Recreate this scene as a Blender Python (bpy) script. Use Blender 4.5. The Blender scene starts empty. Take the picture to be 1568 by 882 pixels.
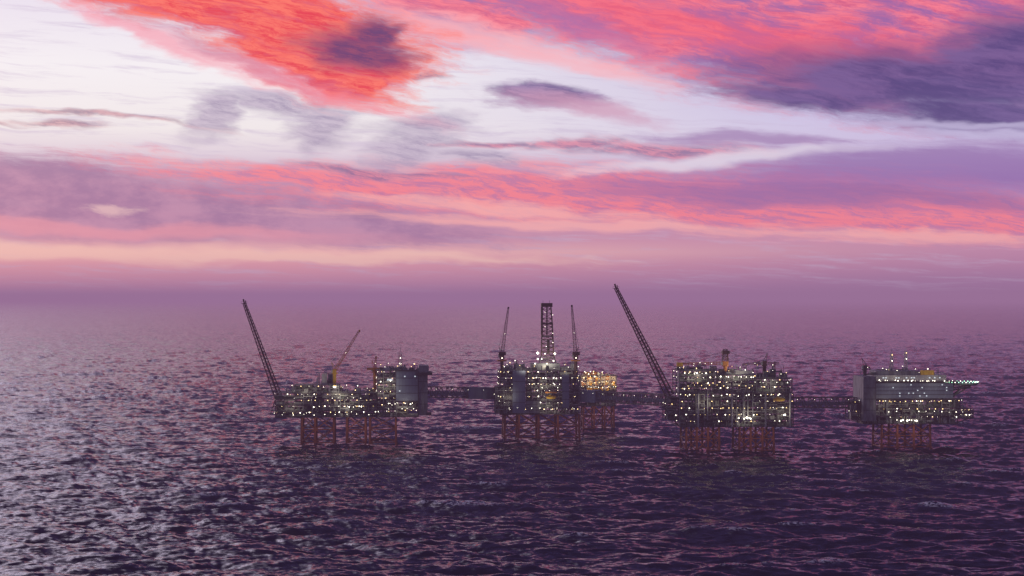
import bpy, math, random
import numpy as np
from mathutils import Vector
scene=bpy.context.scene
F=2926.0; CH=120.0; HY=457.0; CX=784.0   # camera calibration (pixels of a 1568 px wide picture)

def lin(c,k=1.0):
    r=[]
    for v in c:
        v=v/255.0
        r.append(k*(v/12.92 if v<=0.04045 else ((v+0.055)/1.055)**2.4))
    return (r[0],r[1],r[2],1.0)

# ------------------------------------------------------------------ camera
cam=bpy.data.cameras.new("camera"); co=bpy.data.objects.new("camera",cam)
scene.collection.objects.link(co)
cam.sensor_width=36; cam.lens=18/math.tan(math.atan(784/F)); cam.clip_start=1; cam.clip_end=300000
co.location=(0,0,CH); co.rotation_euler=(math.radians(90)+math.atan((HY-441)/F),0,0)
scene.camera=co
scene.view_settings.view_transform='Standard'; scene.view_settings.look='None'
scene.view_settings.exposure=0; scene.view_settings.gamma=1

# ------------------------------------------------------------------ world
w=bpy.data.worlds.new("World"); scene.world=w; w.use_nodes=True
try: w.cycles.sampling_method='NONE'
except Exception as ex: print(ex)
nt=w.node_tree; nt.nodes.clear()
class G:
    def __init__(s,nt): s.nt=nt
    def n(s,t,**k):
        x=s.nt.nodes.new(t)
        for a,b in k.items(): setattr(x,a,b)
        return x
    def put(s,sock,v):
        if isinstance(v,bpy.types.NodeSocket): s.nt.links.new(v,sock)
        else: sock.default_value=v
    def m(s,op,a,b=0.0,c=0.0,clamp=False):
        x=s.n('ShaderNodeMath',operation=op); x.use_clamp=clamp
        s.put(x.inputs[0],a); s.put(x.inputs[1],b)
        if op in('MULTIPLY_ADD',): s.put(x.inputs[2],c)
        return x.outputs[0]
    def vm(s,op,a,b=None):
        x=s.n('ShaderNodeVectorMath',operation=op)
        s.put(x.inputs[0],a)
        if b is not None: s.put(x.inputs[1],b)
        return x.outputs['Value'] if op in('LENGTH','DOT_PRODUCT') else x.outputs[0]
    def scale(s,a,f):
        x=s.n('ShaderNodeVectorMath',operation='SCALE'); s.put(x.inputs[0],a); s.put(x.inputs['Scale'],f); return x.outputs[0]
    def ss(s,v,a,b,lo=0.0,hi=1.0):
        x=s.n('ShaderNodeMapRange',interpolation_type='SMOOTHSTEP')
        s.put(x.inputs[0],v); s.put(x.inputs[1],a); s.put(x.inputs[2],b); s.put(x.inputs[3],lo); s.put(x.inputs[4],hi)
        return x.outputs[0]
    def mix(s,f,a,b):
        x=s.n('ShaderNodeMix',data_type='RGBA')
        s.put(x.inputs[0],f); s.put(x.inputs[6],a); s.put(x.inputs[7],b)
        return x.outputs[2]
    def noise(s,vec,scale,detail=6,rough=0.55,dist=0.0):
        x=s.n('ShaderNodeTexNoise'); s.put(x.inputs['Vector'],vec)
        x.inputs['Scale'].default_value=scale; x.inputs['Detail'].default_value=detail
        x.inputs['Roughness'].default_value=rough; x.inputs['Distortion'].default_value=dist
        return x
    def ramp(s,f,stops):
        x=s.n('ShaderNodeValToRGB'); e=x.color_ramp.elements
        e[0].position=stops[0][0]; e[0].color=stops[0][1]
        e[1].position=stops[-1][0]; e[1].color=stops[-1][1]
        for p,c in stops[1:-1]:
            q=e.new(p); q.color=c
        s.put(x.inputs[0],f); return x.outputs[0]
    def mapping(s,vec,loc=(0,0,0),rot=(0,0,0),sc=(1,1,1),typ='TEXTURE'):
        x=s.n('ShaderNodeMapping',vector_type=typ); s.put(x.inputs[0],vec)
        x.inputs[1].default_value=loc; x.inputs[2].default_value=rot; x.inputs[3].default_value=sc
        return x.outputs[0]
g=G(nt)
tc=g.n('ShaderNodeTexCoord')
d=g.vm('NORMALIZE',tc.outputs['Generated'])
sep=g.n('ShaderNodeSeparateXYZ'); g.put(sep.inputs[0],d)
az=g.m('ARCTAN2',sep.outputs[0],sep.outputs[1])
el=g.m('ARCSINE',sep.outputs[2])
u=g.m('MULTIPLY',az,F/100); v=g.m('MULTIPLY',el,F/100)
cb=g.n('ShaderNodeCombineXYZ'); g.put(cb.inputs[0],u); g.put(cb.inputs[1],v)
P=cb.outputs[0]
n1=g.noise(g.mapping(P,sc=(1.8,0.8,1)),1.0,3,0.55)
wv=g.vm('SUBTRACT',n1.outputs['Color'],(0.5,0.5,0.5)); wv=g.vm('MULTIPLY',wv,(1.8,0.5,0))
n2=g.noise(g.mapping(P,sc=(0.45,0.13,1)),1.0,3,0.6)
wv2=g.vm('SUBTRACT',n2.outputs['Color'],(0.5,0.5,0.5)); wv2=g.vm('MULTIPLY',wv2,(0.6,0.06,0))
wsum=g.vm('ADD',wv,wv2)
Pw=g.vm('ADD',P,wsum)
Pt=g.vm('ADD',P,g.vm('MULTIPLY',wsum,(0.6,0.4,0)))
NS=g.noise(g.mapping(Pt,rot=(0,0,math.radians(-14)),sc=(1.6,0.30,1)),1.0,7,0.68).outputs[0]
NH=g.noise(g.mapping(Pt,rot=(0,0,math.radians(-3)),sc=(1.8,0.12,1)),1.0,5,0.66).outputs[0]
NF=g.noise(g.mapping(Pt,rot=(0,0,math.radians(-11)),sc=(0.6,0.10,1)),1.0,6,0.76).outputs[0]
NP=g.noise(g.mapping(P,sc=(1.2,0.6,1)),1.0,6,0.62).outputs[0]
def pos(y): return (HY-y)/914.0
vr=g.m('DIVIDE',v,9.14,clamp=True)
def mk(l): return [(pos(y),lin(c)) for y,c in l]
left=g.ramp(vr,mk([(457,(182,126,160)),(435,(206,144,170)),(405,(230,160,174)),(387,(252,194,188)),(368,(214,156,176)),(335,(194,144,178)),
  (290,(184,148,184)),(240,(226,212,226)),(200,(244,238,240)),(110,(247,243,248)),(0,(234,226,242)),(-120,(176,150,190)),(-457,(110,90,140))]))
right=g.ramp(vr,mk([(457,(142,106,150)),(435,(160,118,160)),(405,(188,134,168)),(370,(206,146,176)),(330,(194,138,182)),
  (280,(162,130,190)),(230,(206,192,228)),(190,(200,190,232)),(100,(176,160,214)),(0,(156,116,182)),(-120,(54,46,102)),(-457,(34,32,76))]))
lr=g.ss(g.m('ADD',u,g.m('MULTIPLY',NP,1.0)),-3.5,8.5)
col=g.mix(lr,left,right)

def blob(x,y,rx,ry,rot=0,soft=0.35,amp=1.0,N=None,N2=None,amp2=0.7):
    q=g.mapping(Pw,loc=((x-CX)/100,(HY-y)/100,0),rot=(0,0,math.radians(rot)),sc=(rx/100,ry/100,1))
    L=g.vm('LENGTH',q)
    N=NS if N is None else N
    t=g.m('MULTIPLY_ADD',N,amp,g.m('SUBTRACT',1.0-amp*0.5-amp2*0.5,L))
    if amp2: t=g.m('MULTIPLY_ADD',NF,amp2,t)
    return g.ss(t,-soft,soft)
def union(*a):
    r=a[0]
    for b in a[1:]: r=g.m('MAXIMUM',r,b)
    return r
def over(col,mask,c,op=1.0):
    if op!=1.0: mask=g.m('MULTIPLY',mask,op)
    return g.mix(mask,col,c)
def two(N,a,b,lo=0.38,hi=0.62): return g.mix(g.ss(N,lo,hi),lin(a),lin(b))

col=over(col,g.ss(NH,0.48,0.70),lin((202,186,216)),0.5)
# mauve layer lower left
col=over(col,union(blob(60,302,430,58,-4,0.35,0.8,NH),blob(420,332,330,36,-5,0.4,0.8,NH)),two(NP,(158,118,162),(192,142,176)),0.9)
col=over(col,blob(180,320,40,6,-4,0.6,1.0,NF),lin((240,200,200)),0.7)
# long salmon band
band=union(blob(640,288,420,20,-5,0.5,1.0,NH),blob(1000,300,540,44,-2,0.5,1.0,NH),blob(1380,330,420,38,-3,0.5,1.0,NH))
col=over(col,band,two(NF,(200,118,162),(255,130,142),0.38,0.58),0.88)
col=over(col,blob(1400,262,330,36,2,0.6,1.0,NH),lin((148,112,176)),0.82)
col=over(col,blob(1180,300,260,18,-3,0.6,1.2,NH),lin((150,106,166)),0.7)
col=over(col,blob(1480,310,180,12,-3,0.7,1.2,NH),lin((146,104,164)),0.6)
col=over(col,union(blob(760,318,200,10,-5,0.7,1.6,NH),blob(900,345,330,9,-2,0.7,1.8,NH),blob(1400,368,190,9,-2,0.7,1.8,NH)),lin((255,182,180)),0.78)
col=over(col,union(blob(60,385,330,12,-1,0.6,1.2,NH),blob(420,392,400,7,-1,0.6,1.4,NH)),lin((255,204,190)),0.85)
col=over(col,blob(120,352,380,10,-2,0.6,1.4,NH),lin((242,158,172)),0.65)
# grey-lilac small clouds
grey=union(blob(330,178,46,26,40,0.6,1.3,NP),blob(440,160,110,15,-4,0.6,1.3),blob(505,188,56,34,38,0.7,1.3,NP),blob(650,188,70,13,5,0.7,1.4),
   blob(635,215,50,34,25,0.8,1.5,NP),blob(735,240,55,14,-10,0.7,1.4,NP))
col=over(col,grey,two(NF,(146,132,170),(200,186,208),0.3,0.65),0.85)
col=over(col,blob(825,150,72,18,-5,0.45,1.2),two(NF,(104,84,142),(152,124,172)),0.92)
col=over(col,blob(900,170,110,12,-8,0.7,1.3),lin((210,156,186)),0.75)
streak=union(blob(760,215,80,5,-2,0.7,1.4),blob(880,216,70,7,3,0.7,1.4),blob(1010,225,150,11,-3,0.7,1.4),blob(570,262,110,6,-6,0.7,1.4))
col=over(col,streak,two(NF,(138,100,148),(224,136,162)),0.85)
tiny=union(blob(15,192,50,4,-6,0.8,2.6),blob(110,196,46,5,-6,0.8,2.6),blob(180,184,110,4,-6,0.9,2.6),blob(655,118,34,5,-4,0.8,2.4))
col=over(col,tiny,two(NF,(142,112,144),(216,166,176)),0.85)
col=over(col,blob(1080,245,200,8,4,0.7,1.2,NH),lin((234,226,240)),0.7)
col=over(col,blob(1150,215,130,9,-3,0.7,1.4,NH),lin((158,122,178)),0.75)
# upper right pink cloud
ur=union(blob(900,-10,370,85,-10,0.4,1.0),blob(1120,50,360,88,-13,0.4,1.0),blob(1420,20,420,120,-8,0.4,0.9),blob(700,20,150,50,-12,0.55,1.0))
pinkc=g.mix(g.ss(NF,0.34,0.6),lin((214,90,132)),lin((255,126,144)))
pinkc=g.mix(g.ss(NS,0.38,0.58),lin((160,98,164)),pinkc)
col=over(col,ur,pinkc,0.94)
col=over(col,union(blob(740,62,170,20,-14,0.6,1.2),blob(900,100,140,14,-12,0.6,1.3)),lin((252,186,196)),0.75)
col=over(col,blob(1150,60,330,30,-8,0.7,1.5),lin((248,90,112)),0.55)
dk=union(blob(1400,135,270,50,-4,0.5,0.7,amp2=0.3),blob(1540,110,155,70,12,0.45,0.7,amp2=0.3),blob(1230,150,125,19,-6,0.6,1.0),blob(1500,185,200,24,-5,0.6,0.9))
col=over(col,dk,two(NS,(76,62,124),(110,90,150)),0.96)
col=over(col,union(blob(1480,200,150,4,-4,0.8,1.2),blob(1530,214,120,5,-4,0.8,1.2)),lin((200,190,226)),0.7)
col=over(col,blob(880,40,120,14,-20,0.7,1.4),lin((174,110,170)),0.55)
# upper left red cloud
ul=union(blob(330,5,330,62,-14,0.3,0.9),blob(450,60,190,68,-22,0.3,0.9),blob(520,110,95,38,-22,0.35,0.8),blob(130,-20,240,40,-8,0.35,0.9))
redc=g.mix(g.ss(NF,0.36,0.6),lin((232,50,74)),lin((255,116,102)))
redc=g.mix(g.ss(NS,0.34,0.52),lin((220,78,112)),redc)
col=over(col,ul,redc,0.98)
col=over(col,union(blob(400,112,210,13,-16,0.7,1.1),blob(240,70,160,10,-20,0.8,1.1)),lin((250,146,168)),0.65)
col=over(col,blob(330,84,150,9,-20,0.8,1.3),lin((196,116,152)),0.45)
col=over(col,union(blob(535,78,75,28,-6,0.55,0.9),blob(572,55,46,26,0,0.55,0.9)),two(NF,(94,58,116),(144,70,112)),0.95)
# beyond the frame
hi=g.ss(v,4.7,6.4)
gr=g.mix(g.ss(NP,0.4,0.65),lin((26,28,78)),lin((50,44,102)))
gl=g.mix(g.ss(NP,0.38,0.6),lin((120,98,160)),lin((240,226,248),3.6))
gen=g.mix(g.ss(u,-10.5,-4.5),gl,gr)
col=g.mix(g.m('MULTIPLY',hi,0.96),col,gen)
col=g.mix(g.ss(el,0.3,1.0),col,lin((38,38,82)))
back=g.ss(g.m('ABSOLUTE',az),0.6,1.9)
col=g.mix(g.m('MULTIPLY',back,0.95),col,lin((92,86,116)))
col=g.mix(g.ss(el,0.0,-0.05),col,lin((42,38,76)))
bg=g.n('ShaderNodeBackground'); g.put(bg.inputs[0],col); bg.inputs[1].default_value=1.0
sky=g.n('ShaderNodeTexSky',sky_type='NISHITA'); sky.sun_disc=False
sky.sun_elevation=math.radians(2.0); sky.sun_rotation=math.radians(-24)
bg2=g.n('ShaderNodeBackground'); g.put(bg2.inputs[0],sky.outputs[0]); bg2.inputs[1].default_value=0.004
ad=g.n('ShaderNodeAddShader'); g.put(ad.inputs[0],bg.outputs[0]); g.put(ad.inputs[1],bg2.outputs[0])
out=g.n('ShaderNodeOutputWorld'); g.put(out.inputs[0],ad.outputs[0])

sun=bpy.data.lights.new("sun","SUN"); so=bpy.data.objects.new("sun",sun); scene.collection.objects.link(so)
sun.energy=0.25; sun.angle=math.radians(6); sun.color=(1,0.62,0.6)
sd=Vector((math.sin(math.radians(-24))*math.cos(math.radians(2)),math.cos(math.radians(-24))*math.cos(math.radians(2)),math.sin(math.radians(2))))
so.rotation_euler=sd.to_track_quat('Z','Y').to_euler()

# ------------------------------------------------------------------ materials
def newmat(name):
    m=bpy.data.materials.new(name); m.use_nodes=True; m.node_tree.nodes.clear(); return m,G(m.node_tree)
def paint(name,c,c2,rough=0.6,metal=0.0,scale=0.3,streak=True):
    m,q=newmat(name)
    t=q.n('ShaderNodeTexCoord')
    N=q.noise(q.mapping(t.outputs['Object'],sc=(1,1,3.5 if streak else 1)),scale,6,0.65).outputs[0]
    f=q.ss(N,0.38,0.66)
    b=q.n('ShaderNodeBsdfPrincipled'); q.put(b.inputs['Base Color'],q.mix(f,(*c,1),(*c2,1)))
    b.inputs['Roughness'].default_value=rough; b.inputs['Metallic'].default_value=metal
    o=q.n('ShaderNodeOutputMaterial'); q.put(o.inputs[0],b.outputs[0]); return m
def emit(name,c,s):
    m,q=newmat(name); e=q.n('ShaderNodeEmission'); e.inputs[0].default_value=(*c,1); e.inputs[1].default_value=s
    o=q.n('ShaderNodeOutputMaterial'); q.put(o.inputs[0],e.outputs[0])
    try: m.cycles.emission_sampling='NONE'
    except Exception: pass
    return m
M={}
M['grey']=paint('grey_painted_steel',(0.24,0.26,0.29),(0.13,0.13,0.15))
M['light']=paint('light_grey_steel',(0.50,0.51,0.51),(0.30,0.30,0.31))
M['dark']=paint('dark_steel',(0.08,0.075,0.08),(0.04,0.035,0.04))
M['green']=paint('green_grey_steel',(0.15,0.2,0.165),(0.09,0.12,0.09))
M['rust']=paint('rust_red_coating',(0.36,0.11,0.045),(0.2,0.055,0.03))
M['brown']=paint('brown_steel',(0.13,0.07,0.055),(0.08,0.045,0.04))
M['bridge']=paint('bridge_steel',(0.20,0.17,0.17),(0.12,0.10,0.10))
M['yellow']=paint('yellow_paint',(0.8,0.5,0.03),(0.6,0.32,0.03))
M['orange']=paint('orange_paint',(0.65,0.26,0.05),(0.4,0.15,0.04))
M['blue']=paint('blue_grey_cladding',(0.22,0.26,0.36),(0.18,0.21,0.29),0.5,0.0,0.12)
M['lamp']=emit('white_lamp',(1.0,0.92,0.74),6.5)
M['warm']=emit('warm_lamp',(1.0,0.70,0.30),5.5)
M['grn']=emit('green_lamp',(0.4,1.0,0.6),5)
M['win']=emit('lit_window',(0.85,0.92,1.0),0.8)
M['redl']=emit('red_lamp',(1.0,0.1,0.05),3)
LR=0.78; PW=0.42

class MB:
    def __init__(s): s.v=[];s.f=[]
    def box(s,x0,x1,y0,y1,z0,z1):
        b=len(s.v)
        s.v+=[(x0,y0,z0),(x1,y0,z0),(x1,y1,z0),(x0,y1,z0),(x0,y0,z1),(x1,y0,z1),(x1,y1,z1),(x0,y1,z1)]
        s.f+=[(b,b+3,b+2,b+1),(b+4,b+5,b+6,b+7),(b,b+1,b+5,b+4),(b+1,b+2,b+6,b+5),(b+2,b+3,b+7,b+6),(b+3,b,b+4,b+7)]
    def tube(s,p,q,r0,r1=None,n=4,caps=True):
        r1=r0 if r1 is None else r1
        p=Vector(p);q=Vector(q);a=(q-p)
        if a.length<1e-4: return
        a.normalize(); t=Vector((0,0,1)) if abs(a.z)<0.9 else Vector((1,0,0))
        e=a.cross(t).normalized(); k=a.cross(e)
        b=len(s.v)
        for c,r in((p,r0),(q,r1)):
            for i in range(n):
                an=2*math.pi*(i+0.5)/n
                s.v.append(tuple(c+e*(math.cos(an)*r)+k*(math.sin(an)*r)))
        for i in range(n):
            j=(i+1)%n; s.f.append((b+i,b+n+i,b+n+j,b+j))
        if caps:
            s.f.append(tuple(b+i for i in range(n))); s.f.append(tuple(b+n+i for i in reversed(range(n))))
    def ball(s,c,r):
        r*=LR
        x,y,z=c; b=len(s.v)
        s.v+=[(x+r,y,z),(x-r,y,z),(x,y+r,z),(x,y-r,z),(x,y,z+r),(x,y,z-r)]
        for t in((0,2,4),(2,1,4),(1,3,4),(3,0,4),(2,0,5),(1,2,5),(3,1,5),(0,3,5)): s.f.append(tuple(b+i for i in t))
    def lattice(s,p,q,w0,w1,n,t,kk=1):
        p=Vector(p);q=Vector(q);a=(q-p).normalized()
        side=Vector((0,1,0)); 
        if abs(a.dot(side))>0.9: side=Vector((1,0,0))
        e=a.cross(side).normalized(); k=a.cross(e).normalized()
        def cor(i):
            f=i/n; c=p.lerp(q,f); h=(w0+(w1-w0)*f)/2
            return [c+e*h+k*h,c-e*h+k*h,c-e*h-k*h,c+e*h-k*h]
        prev=cor(0)
        for i in range(1,n+1):
            cu=cor(i)
            for j in range(4):
                s.tube(prev[j],cu[j],t,t,4,False)
                m=(j+1)%4
                s.tube(cu[j],cu[m],t*0.6,n=3,caps=False)
                if i%2: s.tube(prev[j],cu[m],t*0.6,n=3,caps=False)
                else: s.tube(prev[m],cu[j],t*0.6,n=3,caps=False)
            prev=cu
    def build(s,name,mat,parent):
        if not s.v: return None
        me=bpy.data.meshes.new(name); me.from_pydata(s.v,[],s.f); me.update()
        me.materials.append(mat); o=bpy.data.objects.new(name,me); scene.collection.objects.link(o); o.parent=parent
        return o
NAMES={'grey':'grey_modules','light':'light_pipework','dark':'deck_frames','green':'process_equipment','rust':'jacket_legs','brown':'flare_boom',
 'yellow':'yellow_cranes','orange':'crane_pedestals','blue':'cladding_walls','lamp':'floodlights','warm':'warm_lamps','grn':'green_lamps','win':'lit_windows','redl':'beacon_lamps','lifeboat':'lifeboats'}
M['lifeboat']=M['yellow']
def flood(parent,loc,energy,c,up=0.15):
    # floodlight, also the added jacket fill: a spot lamp aimed at the structure (local +Y), slightly upwards
    l=bpy.data.lights.new('flood_fill_lamp','SPOT'); l.energy=energy; l.color=c; l.shadow_soft_size=0.4
    l.spot_size=math.radians(150); l.spot_blend=0.6
    o=bpy.data.objects.new('flood_fill_lamp',l); scene.collection.objects.link(o); o.parent=parent
    o.location=loc; o.rotation_euler=Vector((0,1,up)).to_track_quat('-Z','Y').to_euler()
class Plat:
    def __init__(s,name,xc,yw,yaw=0.0,seed=0):
        s.D=F*CH/(yw-HY); s.s=s.D/F; s.xc=xc; s.yw=yw; s.r=random.Random(seed)
        s.e=bpy.data.objects.new(name,None); scene.collection.objects.link(s.e)
        s.e.location=((xc-CX)*s.s,s.D,0); s.e.rotation_euler=(0,0,yaw); s.b={}
    def X(s,p): return (p-s.xc)*s.s
    def Z(s,p): return (s.yw-p)*s.s
    def __getitem__(s,k):
        if k not in s.b: s.b[k]=MB()
        return s.b[k]
    def finish(s):
        for k,b in s.b.items(): b.build(NAMES[k],M[k],s.e)
    def light(s,px,py,y,power,c=(1,0.88,0.64)):
        flood(s.e,(s.X(px),y,s.Z(py)),power*PW,c,0.2)
    def module(s,px0,px1,py_top,py_bot,y0,y1,levels,dens=1.0,lamps=1.0,bay=7.0,kinds=('grey','light','green','dark')):
        lamps*=0.74
        r=s.r; x0,x1=s.X(px0),s.X(px1); z0,z1=s.Z(py_bot),s.Z(py_top)
        hs=[z0+(z1-z0)*i/levels for i in range(levels+1)]
        nb=max(1,int((x1-x0)/bay)); xs=[x0+(x1-x0)*i/nb for i in range(nb+1)]
        for i,z in enumerate(hs):
            for j in range(nb):
                o=r.choice((0,0,0,1.2,2.2)); s['dark'].box(xs[j]+0.005,xs[j+1],y0-0.6-o,y1+0.6,z-0.35,z)
                for hh in (0.55,1.1): s['grey'].tube((xs[j],y0-0.6-o,z+hh),(xs[j+1],y0-0.6-o,z+hh),0.06,n=3,caps=False)
            for sx in (x0-0.1,x1+0.1): s['grey'].tube((sx,y0-0.6,z+1.1),(sx,y1+0.6,z+1.1),0.06,n=3,caps=False)
        for x in xs:
            for y in (y0,(y0+y1)/2,y1): s['dark' if r.random()<0.6 else 'grey'].box(x-0.35,x+0.35,y-0.35,y+0.35,z0-0.4,z1-0.36)
        for i in range(levels):
            za,zb=hs[i],hs[i+1]-0.37; h=zb-za
            for j in range(nb):
                xa,xb=xs[j]+0.4,xs[j+1]-0.4
                if r.random()<0.35: s['grey'].tube((xa,y0,za),(xb,y0,zb),0.2)
                elif r.random()<0.3: s['grey'].tube((xb,y0,za),(xa,y0,zb),0.2)
                if r.random()<0.8*dens:
                    yy=y0+r.uniform(4,9); s[r.choice(kinds)].box(xa,xb,yy,min(y1,yy+8),za+0.01,za+h*r.uniform(0.55,0.98))
                for _ in range(int(4.5*dens+0.5)):
                    kk=r.choice(kinds); t=r.random(); cx=r.uniform(xa,xb); yy=y0+r.uniform(0.8,5)
                    if t<0.3:
                        ww=r.uniform(0.5,1.8); s[kk].box(max(xa,cx-ww),min(xb,cx+ww),yy,yy+r.uniform(1,3),za+0.02,za+h*r.uniform(0.3,0.9))
                    elif t<0.48:
                        rr=min(h*0.35,r.uniform(0.4,1.2)); s[kk].tube((xa,yy+rr,za+rr+0.5),(xb,yy+rr,za+rr+0.5),rr,n=8)
                    elif t<0.78: s[kk].tube((cx,yy,za),(cx,yy,zb),r.uniform(0.12,0.45),n=6)
                    else:
                        zz=za+h*r.uniform(0.3,0.95); s['light'].tube((xa-0.4,y0-r.uniform(0,0.5),zz),(xb+0.4,y0-0.2,zz),r.uniform(0.1,0.28),n=5)
                if r.random()<0.5*lamps:
                    s['lamp'].ball((r.uniform(xa,xb),y0-0.9,zb-r.uniform(0.2,0.9)),r.choice((0.18,0.24,0.32,0.6)))
                if r.random()<0.5*lamps: s['warm'].ball((r.uniform(xa,xb),y0-0.9,zb-0.6),r.choice((0.2,0.3,0.45)))
            for y in (y0+(y1-y0)*0.25,y0+(y1-y0)*0.7):
                if r.random()<0.6*lamps:
                    s['lamp'].ball((x0-0.9,y,zb-0.6),0.3); s['lamp'].ball((x1+0.9,y,zb-0.6),0.3)
    def clutter(s,px0,px1,py,y0,y1,n,hmax,kinds=('grey','light','dark','green'),lamps=0.3):
        lamps*=0.6; n=int(n*1.4)
        r=s.r; z=s.Z(py)
        for _ in range(n):
            x=s.X(r.uniform(px0,px1)); y=r.uniform(y0,y1); k=r.choice(kinds); h=hmax*r.uniform(0.25,1)**1.5; t=r.random()
            if t<0.4: a=r.uniform(0.8,3); s[k].box(x-a,x+a,y,y+r.uniform(2,5),z,z+h*0.7)
            elif t<0.65: s[k].tube((x,y,z),(x,y,z+h),r.uniform(0.15,0.7),n=7)
            elif t<0.85: s[k].lattice((x,y,z),(x,y,z+h),1.4,1.2,max(2,int(h/1.6)),0.11)
            else:
                a=r.uniform(2,5); zz=z+h*0.6; s[k].tube((x-a,y,zz),(x+a,y,zz),0.3,n=6); s[k].tube((x-a,y,z),(x-a,y,zz),0.25); s[k].tube((x+a,y,z),(x+a,y,zz),0.25)
            if r.random()<lamps: s[r.choice(('lamp','lamp','warm'))].ball((x,y-0.8,z+h+0.3),r.choice((0.25,0.35,0.5)))
    def wall(s,k,px0,px1,pt,pb,y,depth=3.0,rib=True):
        x0,x1,z0,z1=s.X(px0),s.X(px1),s.Z(pb),s.Z(pt)
        s[k].box(x0,x1,y,y+depth,z0,z1)
        if rib:
            n=max(2,int((x1-x0)/2.4))
            for i in range(n+1):
                x=x0+(x1-x0)*i/n; s[k].box(x-0.12,x+0.12,y-0.18,y-0.003,z0+0.1,z1-0.1)
            for i in range(1,4):
                z=z0+(z1-z0)*i/4; s['dark'].box(x0,x1,y-0.25,y-0.19,z-0.15,z+0.15)
    def jacket(s,pxs,py_top,ys,levels=2,rad=0.9,batter=0.03):
        zt=s.Z(py_top); zb=-14.0; xs=[s.X(p) for p in pxs]; xm=(xs[0]+xs[-1])/2
        def pt(x,y,z):
            k=1+batter*(zt-z)/30; return Vector((xm+(x-xm)*k,y*k,z))
        zl=[zt-(zt-1.5)*i/levels for i in range(levels+1)]
        j=s['rust']
        for x in xs:
            for y in ys: j.tube(pt(x,y,zb),pt(x,y,zt),rad,n=10)
        def row(a,b,cross=True):
            for i,z in enumerate(zl):
                if i: j.tube(pt(*a,z),pt(*b,z),0.42,n=6)
            for i in range(levels):
                if cross or i%2==0: j.tube(pt(*a,zl[i]),pt(*b,zl[i+1]),0.4,n=6)
                if cross or i%2: j.tube(pt(*b,zl[i]),pt(*a,zl[i+1]),0.4,n=6)
            j.tube(pt(*a,1.5),pt(*b,zb),0.4,n=6)
        for n_,y in enumerate(ys):
            for a,b in zip(xs[:-1],xs[1:]): row((a,y),(b,y),n_==0)
        for x in (xs[0],xs[-1]): row((x,ys[0]),(x,ys[-1]),False)
        yf=ys[0]-11
        for f in (0.25,0.75):
            xx=xs[0]+(xs[-1]-xs[0])*f
            flood(s.e,(xx,yf,zt-3.5),700,(1,0.82,0.62),-0.25)  # added fill spots in open air ahead of the legs, to brighten them
    def crane(s,px,y,py_base,py_cab,tip,k='orange',kb='orange',bw=2.2,cab=3.0):
        x=s.X(px); zb,zc=s.Z(py_base),s.Z(py_cab)
        s[k].tube((x,y,zb),(x,y,zc),1.3,1.5,n=12)
        s[k].tube((x,y,zc),(x,y,zc+0.8),2.4,2.4,n=12)
        s[k].box(x-cab/2,x+cab/2,y-2,y+2.6,zc+0.8,zc+4)
        s['light'].box(x-cab/2-1.2,x-cab/2-0.01,y-1.9,y-0.2,zc+1,zc+3.4)
        tp=Vector((s.X(tip[0]),y,s.Z(tip[1]))); bp=Vector((x,y,zc+2.5))
        s[kb].lattice(bp,tp,bw,bw*0.4,max(6,int((tp-bp).length/2.2)),0.2)
        sg=-1 if tp.x>x else 1
        ap=Vector((x+sg*2.5,y,zc+10))
        s[k].tube((x-1,y,zc+4),ap,0.25); s[k].tube((x+1.2,y,zc+4),ap,0.25)
        s['dark'].tube(ap,bp.lerp(tp,0.92),0.1,n=3); s['dark'].tube(ap,bp.lerp(tp,0.6),0.07,n=3)
        s[k].tube(tp,tp+Vector((0,0,-1.8)),0.5,n=6)
        s['lamp'].ball(bp.lerp(tp,0.45)+Vector((0,-1.5,0)),0.25)
    def lifeboat(s,px,py,y,L=7.5):
        x,z=s.X(px),s.Z(py); b=s['lifeboat']; rr=1.5
        pr=[(-0.5,0.3),(-0.42,1.0),(-0.2,1.35),(0.15,1.4),(0.4,1.05),(0.5,0.35)]
        for (a,ra),(c,rc) in zip(pr[:-1],pr[1:]): b.tube((x+a*L,y,z),(x+c*L,y,z),ra,rc,n=10)
        b.box(x-1.9,x-0.4,y-0.8,y+0.8,z+1.1,z+1.9)
        for q in(-0.35,0.35):
            s['light'].tube((x+q*L,y,z+1.2),(x+q*L,y,z+3.2),0.1); s['light'].tube((x+q*L,y,z+3.2),(x+q*L,y+4,z+3.2),0.18)
    def flare(s,base,tip,w0,w1,y=0,k='brown'):
        p=Vector((s.X(base[0]),y,s.Z(base[1]))); q=Vector((s.X(tip[0]),y,s.Z(tip[1])))
        n=int((q-p).length/3.0); s[k].lattice(p,q,w0,w1,n,0.32)
        s[k].tube(p,q,0.4,n=6); s[k].tube(p+Vector((0.8,0,0)),q+Vector((0.4,0,0)),0.25,n=6)
        s[k].box(q.x-2.4,q.x+2.4,y-2,y+2,q.z-0.5,q.z-0.2)
        s[k].tube(q,q+Vector((-0.8,0,3.2)),0.55,0.7,n=8); s[k].tube(q+Vector((1.2,0,0)),q+Vector((1.0,0,2.2)),0.4,n=8)
        for a in(-2.4,2.4): s[k].tube((q.x+a,y-2,q.z),(q.x+a,y-2,q.z+1.2),0.1)
        s[k].tube((q.x-2.4,y-2,q.z+1.1),(q.x+2.4,y-2,q.z+1.1),0.1)
        return p,q
    def winrow(s,px0,px1,py,y,n,h=0.9,wd=1.0,k='win',p=0.8):
        z=s.Z(py)
        for i in range(n):
            if s.r.random()>p: continue
            x=s.X(px0+(px1-px0)*(i+0.5)/n); s[k].box(x-wd/2,x+wd/2,y-0.08,y-0.02,z-h/2,z+h/2)
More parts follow.
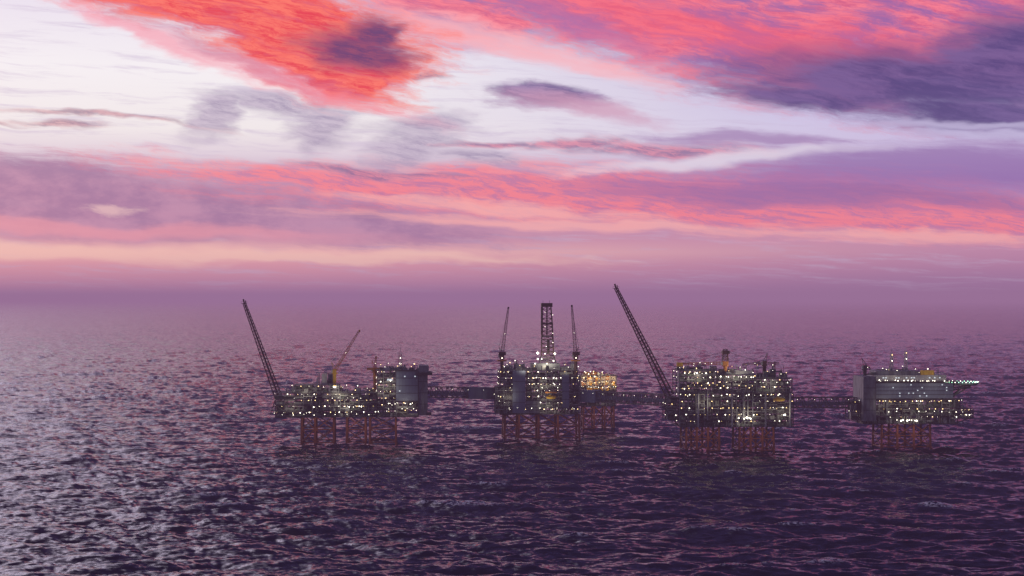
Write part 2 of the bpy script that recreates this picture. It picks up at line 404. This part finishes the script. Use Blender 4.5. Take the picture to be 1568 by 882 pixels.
    def lamprow(s,px0,px1,py,y,n,r=0.35,k='lamp',jit=0.3,keep=0.72):
        for i in range(n):
            x=s.X(px0+(px1-px0)*(i+0.5)/n)+s.r.uniform(-jit,jit)*4; rr=r*s.r.uniform(0.5,1.35); zz=s.Z(py)+s.r.uniform(-jit,jit)*1.5
            if s.r.random()<keep: s[k].ball((x,y-1.2,zz),rr)

# ================================================================== platform A (left)
a=Plat('offshore_processing_platform',540,678,0.06,11)
a.jacket([464,484,512],636,[-14,14]); a.jacket([532,560],636,[-14,14]); a.jacket([567,606],636,[-14,14])
a.module(425,578,600,636,-20,20,4,1.2,1.6)
a.module(425,470,628,636,-22,-20.8,1,0.4,1.0)
a.module(452,520,588,599,-16,12,1,1.0,1.2)
a.clutter(440,575,600,-18,10,34,6,lamps=0.5)
a.clutter(484,512,588,-14,8,12,16,lamps=0.4)
a.module(578,606,566,636,-20,20,7,1.0,1.7,bay=5)
a.wall('blue',606.5,639.5,566,612,-20.5,26); a.wall('grey',640.3,654,566,634,-20,30)
a['dark'].box(a.X(606.5),a.X(640),-21.6,-20.8,a.Z(567),a.Z(565)); a['dark'].box(a.X(639.4),a.X(640.4),-21.6,-20.3,a.Z(634),a.Z(567.2))
a.winrow(610,637,575,-20.72,7,0.9,1.0,p=0.4); a.winrow(610,637,597,-20.72,7,0.9,1.0,p=0.4)
a.module(606.5,640,613,636,-20,16,2,1.0,1.8)
a['dark'].box(a.X(636),a.X(661),-22.5,14,a.Z(573),a.Z(569)); a['grey'].box(a.X(641),a.X(656),-18,10,a.Z(569)+0.01,a.Z(559))
a['dark'].box(a.X(652),a.X(660),-22,-10,a.Z(634),a.Z(630))
a.clutter(580,640,566,-18,8,26,6,lamps=0.4)
a['grey'].lattice((a.X(613),-4,a.Z(566)),(a.X(613),-4,a.Z(540)),3.4,2.2,7,0.18); a['light'].tube((a.X(613),-4,a.Z(540)),(a.X(613),-4,a.Z(532)),0.2)
a['lamp'].ball((a.X(613),-6,a.Z(548)),0.5); a['lamp'].ball((a.X(612),-6,a.Z(556)),0.4)
a.lamprow(582,604,582,-21.2,4,0.7); a.lamprow(586,634,616,-21.2,9,0.6); a.lamprow(586,634,624,-21.2,7,0.35)
a.winrow(590,604,580,-20.7,5,1.3,1.5)
a.lamprow(448,572,607,-21.2,11,0.3); a.lamprow(480,560,620,-21.2,11,0.5); a.lamprow(426,572,632,-21.2,9,0.35)
a.crane(513,-10,602,572,(551,505),'yellow','orange',2.6)
a['orange'].tube((a.X(515),-10,a.Z(563)),(a.X(536),-10,a.Z(535)),0.2)
a.crane(574,-6,600,570,(576,545),'orange','orange',2.0)
a['orange'].box(a.X(562),a.X(582),-9,-3,a.Z(566),a.Z(563))
a.flare((428,608),(376,464),6.0,2.4,-6)
a['dark'].lattice((a.X(420),-6,a.Z(634)),(a.X(430),-6,a.Z(604)),5,5,5,0.3)
a['dark'].tube((a.X(445),-6,a.Z(602)),(a.X(416),-6,a.Z(575)),0.2)
for q in((470,596,-26,5000),(520,598,-27,7000),(592,590,-30,8000),(620,622,-29,5000),(530,618,-29,7000),(450,620,-29,4000),(513,590,-16,4000)): a.light(*q)
a.finish()

# ================================================================== platform B (drilling)
b=Plat('offshore_drilling_platform',825,671,0.05,22)
b.jacket([772,793,823,852,884],632,[-16,16],2,1.0)
b.module(764,884,566,632,-20,20,7,1.1,1.5,bay=5.5)
b.wall('blue',783,802,566,630,-23.5,6); b.wall('blue',858,868,572,622,-23.5,5)
b.wall('grey',803,824,612,630,-23.2,2)
b.module(757,783,590,630,-22,-4,4,1.0,0.7)
b.clutter(768,882,566,-18,10,40,8,lamps=0.5)
b.lifeboat(841,606,-24.5,9); b['orange'].box(b.X(832),b.X(850),-23.5,-22.6,b.Z(600),b.Z(598))
b['grey'].box(b.X(812),b.X(856),-12,8,b.Z(566)+0.01,b.Z(556)); b['dark'].lattice((b.X(838),-4,b.Z(556)),(b.X(838),-4,b.Z(545)),14,11,3,0.35)
b['brown'].lattice((b.X(838),-4,b.Z(545)),(b.X(837),-4,b.Z(488)),10.5,8.5,9,0.42)
b['brown'].lattice((b.X(837),-4,b.Z(488)),(b.X(836),-4,b.Z(466)),8.5,7.5,3,0.42)
b['dark'].box(b.X(837),b.X(841),-6,-2,b.Z(541),b.Z(520)); b['brown'].box(b.X(828),b.X(846),-9,1,b.Z(497),b.Z(495))
b['brown'].box(b.X(828),b.X(845),-8.5,0.5,b.Z(470),b.Z(464)); b['dark'].box(b.X(829),b.X(845),-9,1,b.Z(516),b.Z(514.5))
b['brown'].box(b.X(827.5),b.X(830.5),-8.5,-4.5,b.Z(512),b.Z(470.2)); b['brown'].tube((b.X(837),-4,b.Z(513)),(b.X(837),-4,b.Z(470)),0.6,n=8)
b['light'].tube((b.X(831),-4,b.Z(464)),(b.X(831),-4,b.Z(460)),0.2); b['light'].tube((b.X(841),-4,b.Z(464)),(b.X(841),-4,b.Z(460)),0.2)
for (x,y,r) in((822,540,1.5),(822,549,1.0),(833,541,.7),(848,541,1.3),(846,552,.9),(818,556,.8),(836,556,.6),(828,549,.7),(845,524,.4),(833,500,.3),(845,482,.35),(833,478,.25),(845,510,.4),(835,530,.4)):
    b['lamp'].ball((b.X(x),-12.5,b.Z(y)),r)
b.crane(767,-18,575,548,(777,470),'brown','brown',2.8,4.0); b.crane(879,-18,575,548,(873,467),'brown','brown',2.8,4.0)
for x in(767,879):
    b['orange'].box(b.X(x-7),b.X(x+7),-20,-15,b.Z(552),b.Z(550)); b['brown'].box(b.X(x-5),b.X(x+6),-20,-16,b.Z(543),b.Z(538))
    b['lamp'].ball((b.X(x),-21,b.Z(547)),0.6); b['lamp'].ball((b.X(x)+2,-21,b.Z(560)),0.4)
b.lamprow(804,858,577,-21.5,9,0.5); b.lamprow(804,856,586,-21.5,8,0.35); b.lamprow(770,880,622,-22.8,9,0.35); b.lamprow(806,856,592,-21.5,6,0.35)
for q in((836,552,-20,16000),(830,590,-30,7000),(800,562,-28,4000),(865,562,-28,5000),(835,618,-30,4000),(775,605,-30,3000)): b.light(*q)
b.finish()

# ================================================================== platform C (riser platform behind)
c=Plat('offshore_riser_platform',915,657,0.04,33)
c.jacket([892,908,924,938],620,[-12,12],2,0.8)
c.module(884,941,597,620,-14,14,2,1.0,0.9)
c.module(888,942,574,597,-12,12,3,1.2,1.6,bay=5,kinds=('yellow','orange','light','light'))  # yellow and orange kinds put the module's warm lamplight into its colour
c.clutter(888,938,574,-10,8,16,4,('yellow','orange','light'),0.5)  # roof pieces coloured for the same warm lamplight
c['blue'].box(c.X(880),c.X(922),-19,-16.6,c.Z(614),c.Z(598))
c.lamprow(890,940,578,-13.4,9,0.5,'warm'); c.lamprow(890,940,585,-13.4,9,0.45,'warm'); c.lamprow(892,938,592,-13.4,7,0.35,'lamp'); c.lamprow(895,925,571,-13,4,.5)
for q in((900,582,-21,20000,(1,.66,.36)),(930,582,-21,20000,(1,.66,.36)),(915,568,-14,7000,(1,.8,.4))): c.light(*q)
c.finish()

# ================================================================== platform D (processing, centre right)
e=Plat('offshore_processing_platform',1115,690,0.05,44)
e.jacket([1046,1062,1079,1096],652,[-16,14],2,0.9); e.jacket([1127,1144,1162,1179],652,[-16,14],2,0.9)
e.module(1034,1206,600,650,-24,22,5,1.2,1.4,bay=6)
e.module(1034,1090,566,599,-22,16,4,1.1,1.5,bay=5,kinds=('grey','light','light','green'))
e.module(1092,1150,572,599,-22,16,3,1.1,1.5,bay=5,kinds=('grey','light','light','green'))
e.module(1150.5,1205,578,599,-22,16,2,1.1,1.4,bay=5,kinds=('grey','light','green'))
e.module(1017,1033,606,640,-18,10,4,0.8,0.8)
e['dark'].tube((e.X(1012),-18,e.Z(622)),(e.X(1034),-18,e.Z(650)),0.5)
e.clutter(1036,1092,566,-20,10,22,6,lamps=0.5); e.clutter(1092,1150,572,-20,10,24,7,lamps=0.5); e.clutter(1150,1204,578,-20,10,24,10,lamps=0.5)
for px in(1061,1112,1163,1200): e['light'].tube((e.X(px),-27.3,e.Z(650)),(e.X(px),-27.3,e.Z(600)),0.7,n=10)
for px in(1075,1129,1136): e['grey'].tube((e.X(px),-27.3,e.Z(640)),(e.X(px),-27.3,e.Z(595)),0.5,n=8)
e['light'].box(e.X(1120),e.X(1146),-20,-8,e.Z(572)+0.01,e.Z(566))
e.crane(1106,-14,598,560,(1037,556),'orange','orange',2.4,4.5)
e['brown'].lattice((e.X(1106),-14,e.Z(552)),(e.X(1106),-14,e.Z(534)),4.5,2.8,5,0.3); e['brown'].box(e.X(1101),e.X(1112),-17,-11,e.Z(541),e.Z(536))
e['dark'].tube((e.X(1106),-14,e.Z(537)),(e.X(1040),-14,e.Z(555)),0.13,n=3); e['dark'].tube((e.X(1106),-14,e.Z(537)),(e.X(1168),-14,e.Z(556)),0.13,n=3)
e['yellow'].box(e.X(1032),e.X(1041),-16,-12,e.Z(560),e.Z(554))
e.crane(1168,-8,580,560,(1135,557),'brown','brown',1.8); e['brown'].lattice((e.X(1152),-8,e.Z(556)),(e.X(1190),-8,e.Z(556)),2,1.6,10,0.18)
e['brown'].tube((e.X(1184),-8,e.Z(580)),(e.X(1184),-8,e.Z(553)),0.5)
e.lifeboat(1183,609,-28.5,9.5)
e.lamprow(1122,1146,637,-26.6,6,0.9); e.lamprow(1182,1196,632,-26.6,5,0.7); e.lamprow(1038,1200,603,-26.6,13,0.38); e.lamprow(1040,1200,622,-26.6,13,0.38,'warm')
e.lamprow(1040,1090,570,-23.5,8,0.55); e.lamprow(1094,1150,575,-23.5,9,0.6); e.lamprow(1040,1150,588,-23.5,10,0.35,'warm'); e.lamprow(1152,1200,583,-23.5,7,0.4)
e.flare((1024,606),(941,441),6.5,2.4,-6)
e['dark'].lattice((e.X(1024),-6,e.Z(640)),(e.X(1024),-6,e.Z(606)),6.5,6.5,6,0.3)
for q in((1060,574,-31,8000),(1120,574,-31,8000),(1170,587,-32,5000),(1075,612,-34,6000),(1135,632,-34,8000),(1188,628,-34,5000),(1120,560,-20,4000)): e.light(*q)
e.finish()

# ================================================================== platform E (living quarters)
h=Plat('offshore_accommodation_platform',1385,685,0.05,55)
h.jacket([1343,1367,1392,1417],648,[-14,14],2,0.95)
h.module(1312,1456,610,646,-20,20,3,1.1,1.3,bay=6)
h.module(1457,1481,624,638,-18,12,2,0.9,1.8,bay=4)
h.module(1457,1466,610,623,-16,8,1,0.9,1.5,bay=3)
h['dark'].tube((h.X(1454),-18,h.Z(646)),(h.X(1482),-18,h.Z(636)),0.5)
h.module(1297,1311,612,640,-14,8,2,0.6,1.0)
h.wall('grey',1311,1330,575,642,-23.2,36)
h.wall('blue',1330.5,1449,585,608,-20,36)
h['light'].box(h.X(1330.5),h.X(1440),-18,14,h.Z(581.6),h.Z(573)); h['dark'].box(h.X(1328),h.X(1456),-21.5,18,h.Z(583.5),h.Z(582))
h['grey'].box(h.X(1335),h.X(1400),-14,10,h.Z(573)+0.01,h.Z(567))
h.clutter(1316,1440,573,-16,8,30,4,lamps=0.35); h.clutter(1340,1398,567,-12,6,12,4,lamps=0.4)
h['yellow'].box(h.X(1402),h.X(1422),-17,-14,h.Z(573)+0.02,h.Z(566))
for px,t in((1362,537),(1384,534)):
    h['light'].lattice((h.X(px),-6,h.Z(567)),(h.X(px),-6,h.Z(t+4)),2.4,1.4,8,0.2); h['light'].tube((h.X(px),-6,h.Z(t+4)),(h.X(px),-6,h.Z(t-2)),0.2)
    h['light'].tube((h.X(px-5),-6,h.Z(t+8)),(h.X(px+5),-6,h.Z(t+8)),0.2); h['warm'].ball((h.X(px),-8,h.Z(t+6)),0.5); h['lamp'].ball((h.X(px),-8,h.Z(t+15)),0.55)
h.crane(1318,-12,574,566,(1326,562),'dark','dark',1.6)
h.winrow(1334,1436,577,-18.02,26,0.9,1.2,p=0.4); h.lamprow(1332,1448,581,-21,24,0.5); h.lamprow(1332,1448,612,-21.6,18,0.4,'warm'); h.lamprow(1360,1396,641,-21.6,8,0.8); h.lamprow(1335,1470,628,-21.6,12,0.4)
for i in range(5): h.winrow(1332,1448,587.5+i*4.2,-20.2,34,0.8,0.9,p=0.05)
hx,hy,hz=h.X(1470),-6.0,h.Z(585)
n=8; R=13.2
h['grey'].tube((hx,hy,hz-0.6),(hx,hy,hz),R,n=n)
h['dark'].tube((hx,hy,hz-2.2),(hx,hy,hz-0.62),R-1.5,R+0.8,n=n)
h['light'].tube((hx,hy,hz-0.95),(hx,hy,hz-0.75),R+1.6,n=n)
for i in range(28):
    an=2*math.pi*i/28; h['grn' if i%3 else 'lamp'].ball((hx+math.cos(an)*(R-0.3),hy+math.sin(an)*(R-0.3),hz+0.4),0.5)
for dx,dy in((-8,-6),(0,-8),(6,-6),(-8,6),(6,6)):
    h['dark'].tube((hx+dx,hy+dy,hz-2.2),(h.X(1452),hy+dy*0.6,h.Z(608)),0.5,n=6)
h['dark'].lattice((h.X(1450),hy,h.Z(596)),(hx+7,hy,hz-3.2),3.0,1.4,8,0.3)
for q in((1360,576,-31,3500),(1420,576,-31,3500),(1345,618,-31,4000),(1400,618,-31,4000),(1440,618,-31,3000),(1380,640,-30,4000),(1462,600,-20,1500,(.7,1,.8)),(1470,582,-26,1800,(.7,1,.8))): h.light(*q)
h.finish()

# ================================================================== bridges
def world(px,py,yw):
    D=F*CH/(yw-HY); s=D/F; return Vector(((px-CX)*s,D,(yw-py)*s))
def bridge(p,q,yw0,yw1,hpx,clad=None,seed=1):
    em=bpy.data.objects.new('footbridge',None); scene.collection.objects.link(em)
    A=world(p[0],p[1],yw0); B=world(q[0],q[1],yw1); em.location=A
    B=B-A; A=Vector((0,0,0)); hh=hpx*0.54; wd=5.0
    dirv=(B-A); L=dirv.length; dn=dirv.normalized(); sd=Vector((-dn.y,dn.x,0)).normalized()*(wd/2); up=Vector((0,0,hh))
    fr=MB(); cl=MB(); lp=MB(); n=max(6,int(L/5.5))
    for o in(sd,-sd):
        fr.tube(A+o,B+o,0.6); fr.tube(A+o+up,B+o+up,0.6)
        for i in range(n+1):
            c=A.lerp(B,i/n)+o; fr.tube(c,c+up,0.32)
            if i<n:
                dd=A.lerp(B,(i+1)/n)+o
                if i%2: fr.tube(c,dd+up,0.32)
                else: fr.tube(c+up,dd,0.32)
    def slab(mb,f0,f1,z0,z1,k=1.0):
        b0=len(mb.v); a0=A.lerp(B,f0); b1=A.lerp(B,f1)
        for z in(z0,z1):
            for c,o in((a0,-sd*k),(b1,-sd*k),(b1,sd*k),(a0,sd*k)): mb.v.append(tuple(c+o+Vector((0,0,z))))
        mb.f+=[(b0,b0+3,b0+2,b0+1),(b0+4,b0+5,b0+6,b0+7),(b0,b0+1,b0+5,b0+4),(b0+1,b0+2,b0+6,b0+5),(b0+2,b0+3,b0+7,b0+6),(b0+3,b0,b0+4,b0+7)]
    slab(fr,0,1,-0.2,0.2,0.8); slab(cl,0,1,hh*0.25,hh*0.6,0.4)
    if clad: slab(cl,clad[0],clad[1],-0.8,hh+0.8,1.3)
    for i in range(1,n,3):
        c=A.lerp(B,i/n)-sd*1.35; lp.ball(tuple(c+Vector((0,0,hh*0.8))),0.2)
    fr.build('truss',M['bridge'],em); cl.build('enclosed_span',M['blue'],em); lp.build('walkway_lamps',M['lamp'],em)
bridge((656,608),(760,610),678,671,16,(0.55,1.0))
bridge((878,613),(1022,621),671,690,16,(0.0,0.28))
bridge((1208,624),(1312,624),690,685,15,None)

# ================================================================== sea
rng=np.random.default_rng(5)
def fft_tile(N,L,V,wd,std,spread=2.0):
    k1=2*np.pi*np.fft.fftfreq(N,L/N); kx,ky=np.meshgrid(k1,k1); k=np.hypot(kx,ky); k[0,0]=1
    Lp=V*V/9.81; cs=(kx*math.cos(wd)+ky*math.sin(wd))/k
    Ph=np.exp(-1/(k*Lp)**2)/k**3.7*(np.abs(cs)**spread)*np.exp(-(k*0.4)**2); Ph[0,0]=0
    H=(rng.normal(size=(N,N))+1j*rng.normal(size=(N,N)))*np.sqrt(Ph)
    h=np.fft.ifft2(H); sc=std/np.std(h.real)
    dx=np.fft.ifft2(-1j*kx/k*H).real*sc; dy=np.fft.ifft2(-1j*ky/k*H).real*sc
    return h.real*sc,dx,dy,L,N
def samp(T,x,y,idx):
    a,L,N=T[idx],T[3],T[4]
    fx=(x/L*N)%N; fy=(y/L*N)%N; ix=fx.astype(int)%N; iy=fy.astype(int)%N; tx=fx-np.floor(fx); ty=fy-np.floor(fy)
    jx=(ix+1)%N; jy=(iy+1)%N
    return a[iy,ix]*(1-tx)*(1-ty)+a[iy,jx]*tx*(1-ty)+a[jy,ix]*(1-tx)*ty+a[jy,jx]*tx*ty
T1=fft_tile(512,640,11.0,math.radians(-106),1.1,2.0); T2=fft_tile(512,383,5.4,math.radians(-97),0.36,1.5)
th=list(np.arange(-0.31,0.31,0.0008)); cs=list(np.linspace(0.34,math.pi,60))
th=np.array([-t for t in reversed(cs)]+th+cs)
rr=[1,60,200,400,600,700,760]; r=780.0
while r<12000: rr.append(r); r+=max(1.3,r*r/(120*1910)*0.36)
while r<130000: rr.append(r); r*=1.06
rr=np.array(rr); R,TH=np.meshgrid(rr,th,indexing='ij')
x=R*np.sin(TH); y=R*np.cos(TH)
z=np.zeros_like(x); ddx=np.zeros_like(x); ddy=np.zeros_like(x)
ca,sa=math.cos(0.3),math.sin(0.3); x2=x*ca-y*sa; y2=x*sa+y*ca
amp=np.where(np.abs(TH)<0.315,1,0)*np.clip((R-700)/80,0,1)*np.clip((22000-R)/20000,0,1)
patch=0.75+0.45*np.sin(x/210+1.3*np.sin(y/330))*np.sin(y/260+1.1*np.sin(x/400+2))
z+=samp(T1,x,y,0); ddx+=samp(T1,x,y,1); ddy+=samp(T1,x,y,2)
h2=samp(T2,x2,y2,0); z+=h2*patch; z*=amp
foam=np.clip((z-2.6)/0.5,0,1)*(np.abs(TH)<0.315)
ddx*=amp*0.8; ddy*=amp*0.8
x=x+ddx; y=y+ddy
nr,nc=x.shape
V=np.stack([x,y,z],-1).reshape(-1,3).astype(np.float32)
i=np.arange(nr-1)[:,None]*nc+np.arange(nc-1)[None,:]
Fq=np.stack([i,i+1,i+nc+1,i+nc],-1).reshape(-1,4)[:, ::-1].astype(np.int32)
me=bpy.data.meshes.new('sea_water'); me.vertices.add(len(V)); me.vertices.foreach_set('co',V.ravel())
me.loops.add(Fq.size); me.loops.foreach_set('vertex_index',Fq.ravel())
me.polygons.add(len(Fq)); me.polygons.foreach_set('loop_start',np.arange(0,Fq.size,4,dtype=np.int32)); me.polygons.foreach_set('loop_total',np.full(len(Fq),4,dtype=np.int32))
me.polygons.foreach_set('use_smooth',np.ones(len(Fq),dtype=bool)); me.update(); me.validate()
at=me.attributes.new('foam','FLOAT','POINT'); at.data.foreach_set('value',foam.ravel().astype(np.float32))
sea=bpy.data.objects.new('sea_water',me); scene.collection.objects.link(sea)
m,q=newmat('sea_water_surface')
t=q.n('ShaderNodeTexCoord'); ob=t.outputs['Object']; ge=q.n('ShaderNodeNewGeometry')
# ripple slopes taken straight from a vector noise, so they keep their size at any distance
sl=q.noise(q.mapping(ob,rot=(0,0,0.12),sc=(10,4.4,1)),1.0,5,0.72)
pt=q.noise(q.mapping(ob,sc=(300,150,1)),1.0,4,0.62).outputs[0]
Rr=q.vm('LENGTH',ge.outputs['Position'])
K=q.m('MULTIPLY',q.ss(pt,0.36,0.64,0.75,1.5),q.ss(Rr,900,5000,1.0,1.6))
sv=q.vm('MULTIPLY',q.vm('SUBTRACT',sl.outputs['Color'],(0.5,0.5,0.5)),(0.9,1.35,0))
nn=q.vm('NORMALIZE',q.vm('ADD',ge.outputs['Normal'],q.scale(sv,K)))
bs=q.n('ShaderNodeBsdfPrincipled'); bs.inputs['IOR'].default_value=1.33
fa=q.n('ShaderNodeAttribute',attribute_name='foam')
fm=q.m('MULTIPLY',fa.outputs['Fac'],q.ss(q.noise(ob,0.35,3,0.7).outputs[0],0.47,0.6))
q.put(bs.inputs['Base Color'],q.mix(fm,(0.010,0.012,0.046,1),(0.7,0.7,0.75,1)))
q.put(bs.inputs['Roughness'],q.m('MULTIPLY_ADD',fm,0.5,0.13)); q.put(bs.inputs['Normal'],nn)
o=q.n('ShaderNodeOutputMaterial'); q.put(o.inputs[0],bs.outputs[0]); me.materials.append(m)

# ================================================================== haze
hb=MB(); hb.box(-90000,90000,-90000,90000,-60,280)
m,q=newmat('haze_volume')
SG=5.6e-5
ab=q.n('ShaderNodeVolumeAbsorption'); ab.inputs[0].default_value=(0,0,0,1); ab.inputs[1].default_value=SG
em=q.n('ShaderNodeEmission'); em.inputs[0].default_value=lin((152,112,150)); em.inputs[1].default_value=SG
ad=q.n('ShaderNodeAddShader'); q.put(ad.inputs[0],ab.outputs[0]); q.put(ad.inputs[1],em.outputs[0])
o=q.n('ShaderNodeOutputMaterial'); q.put(o.inputs['Volume'],ad.outputs[0])
hb.build('haze',m,None)
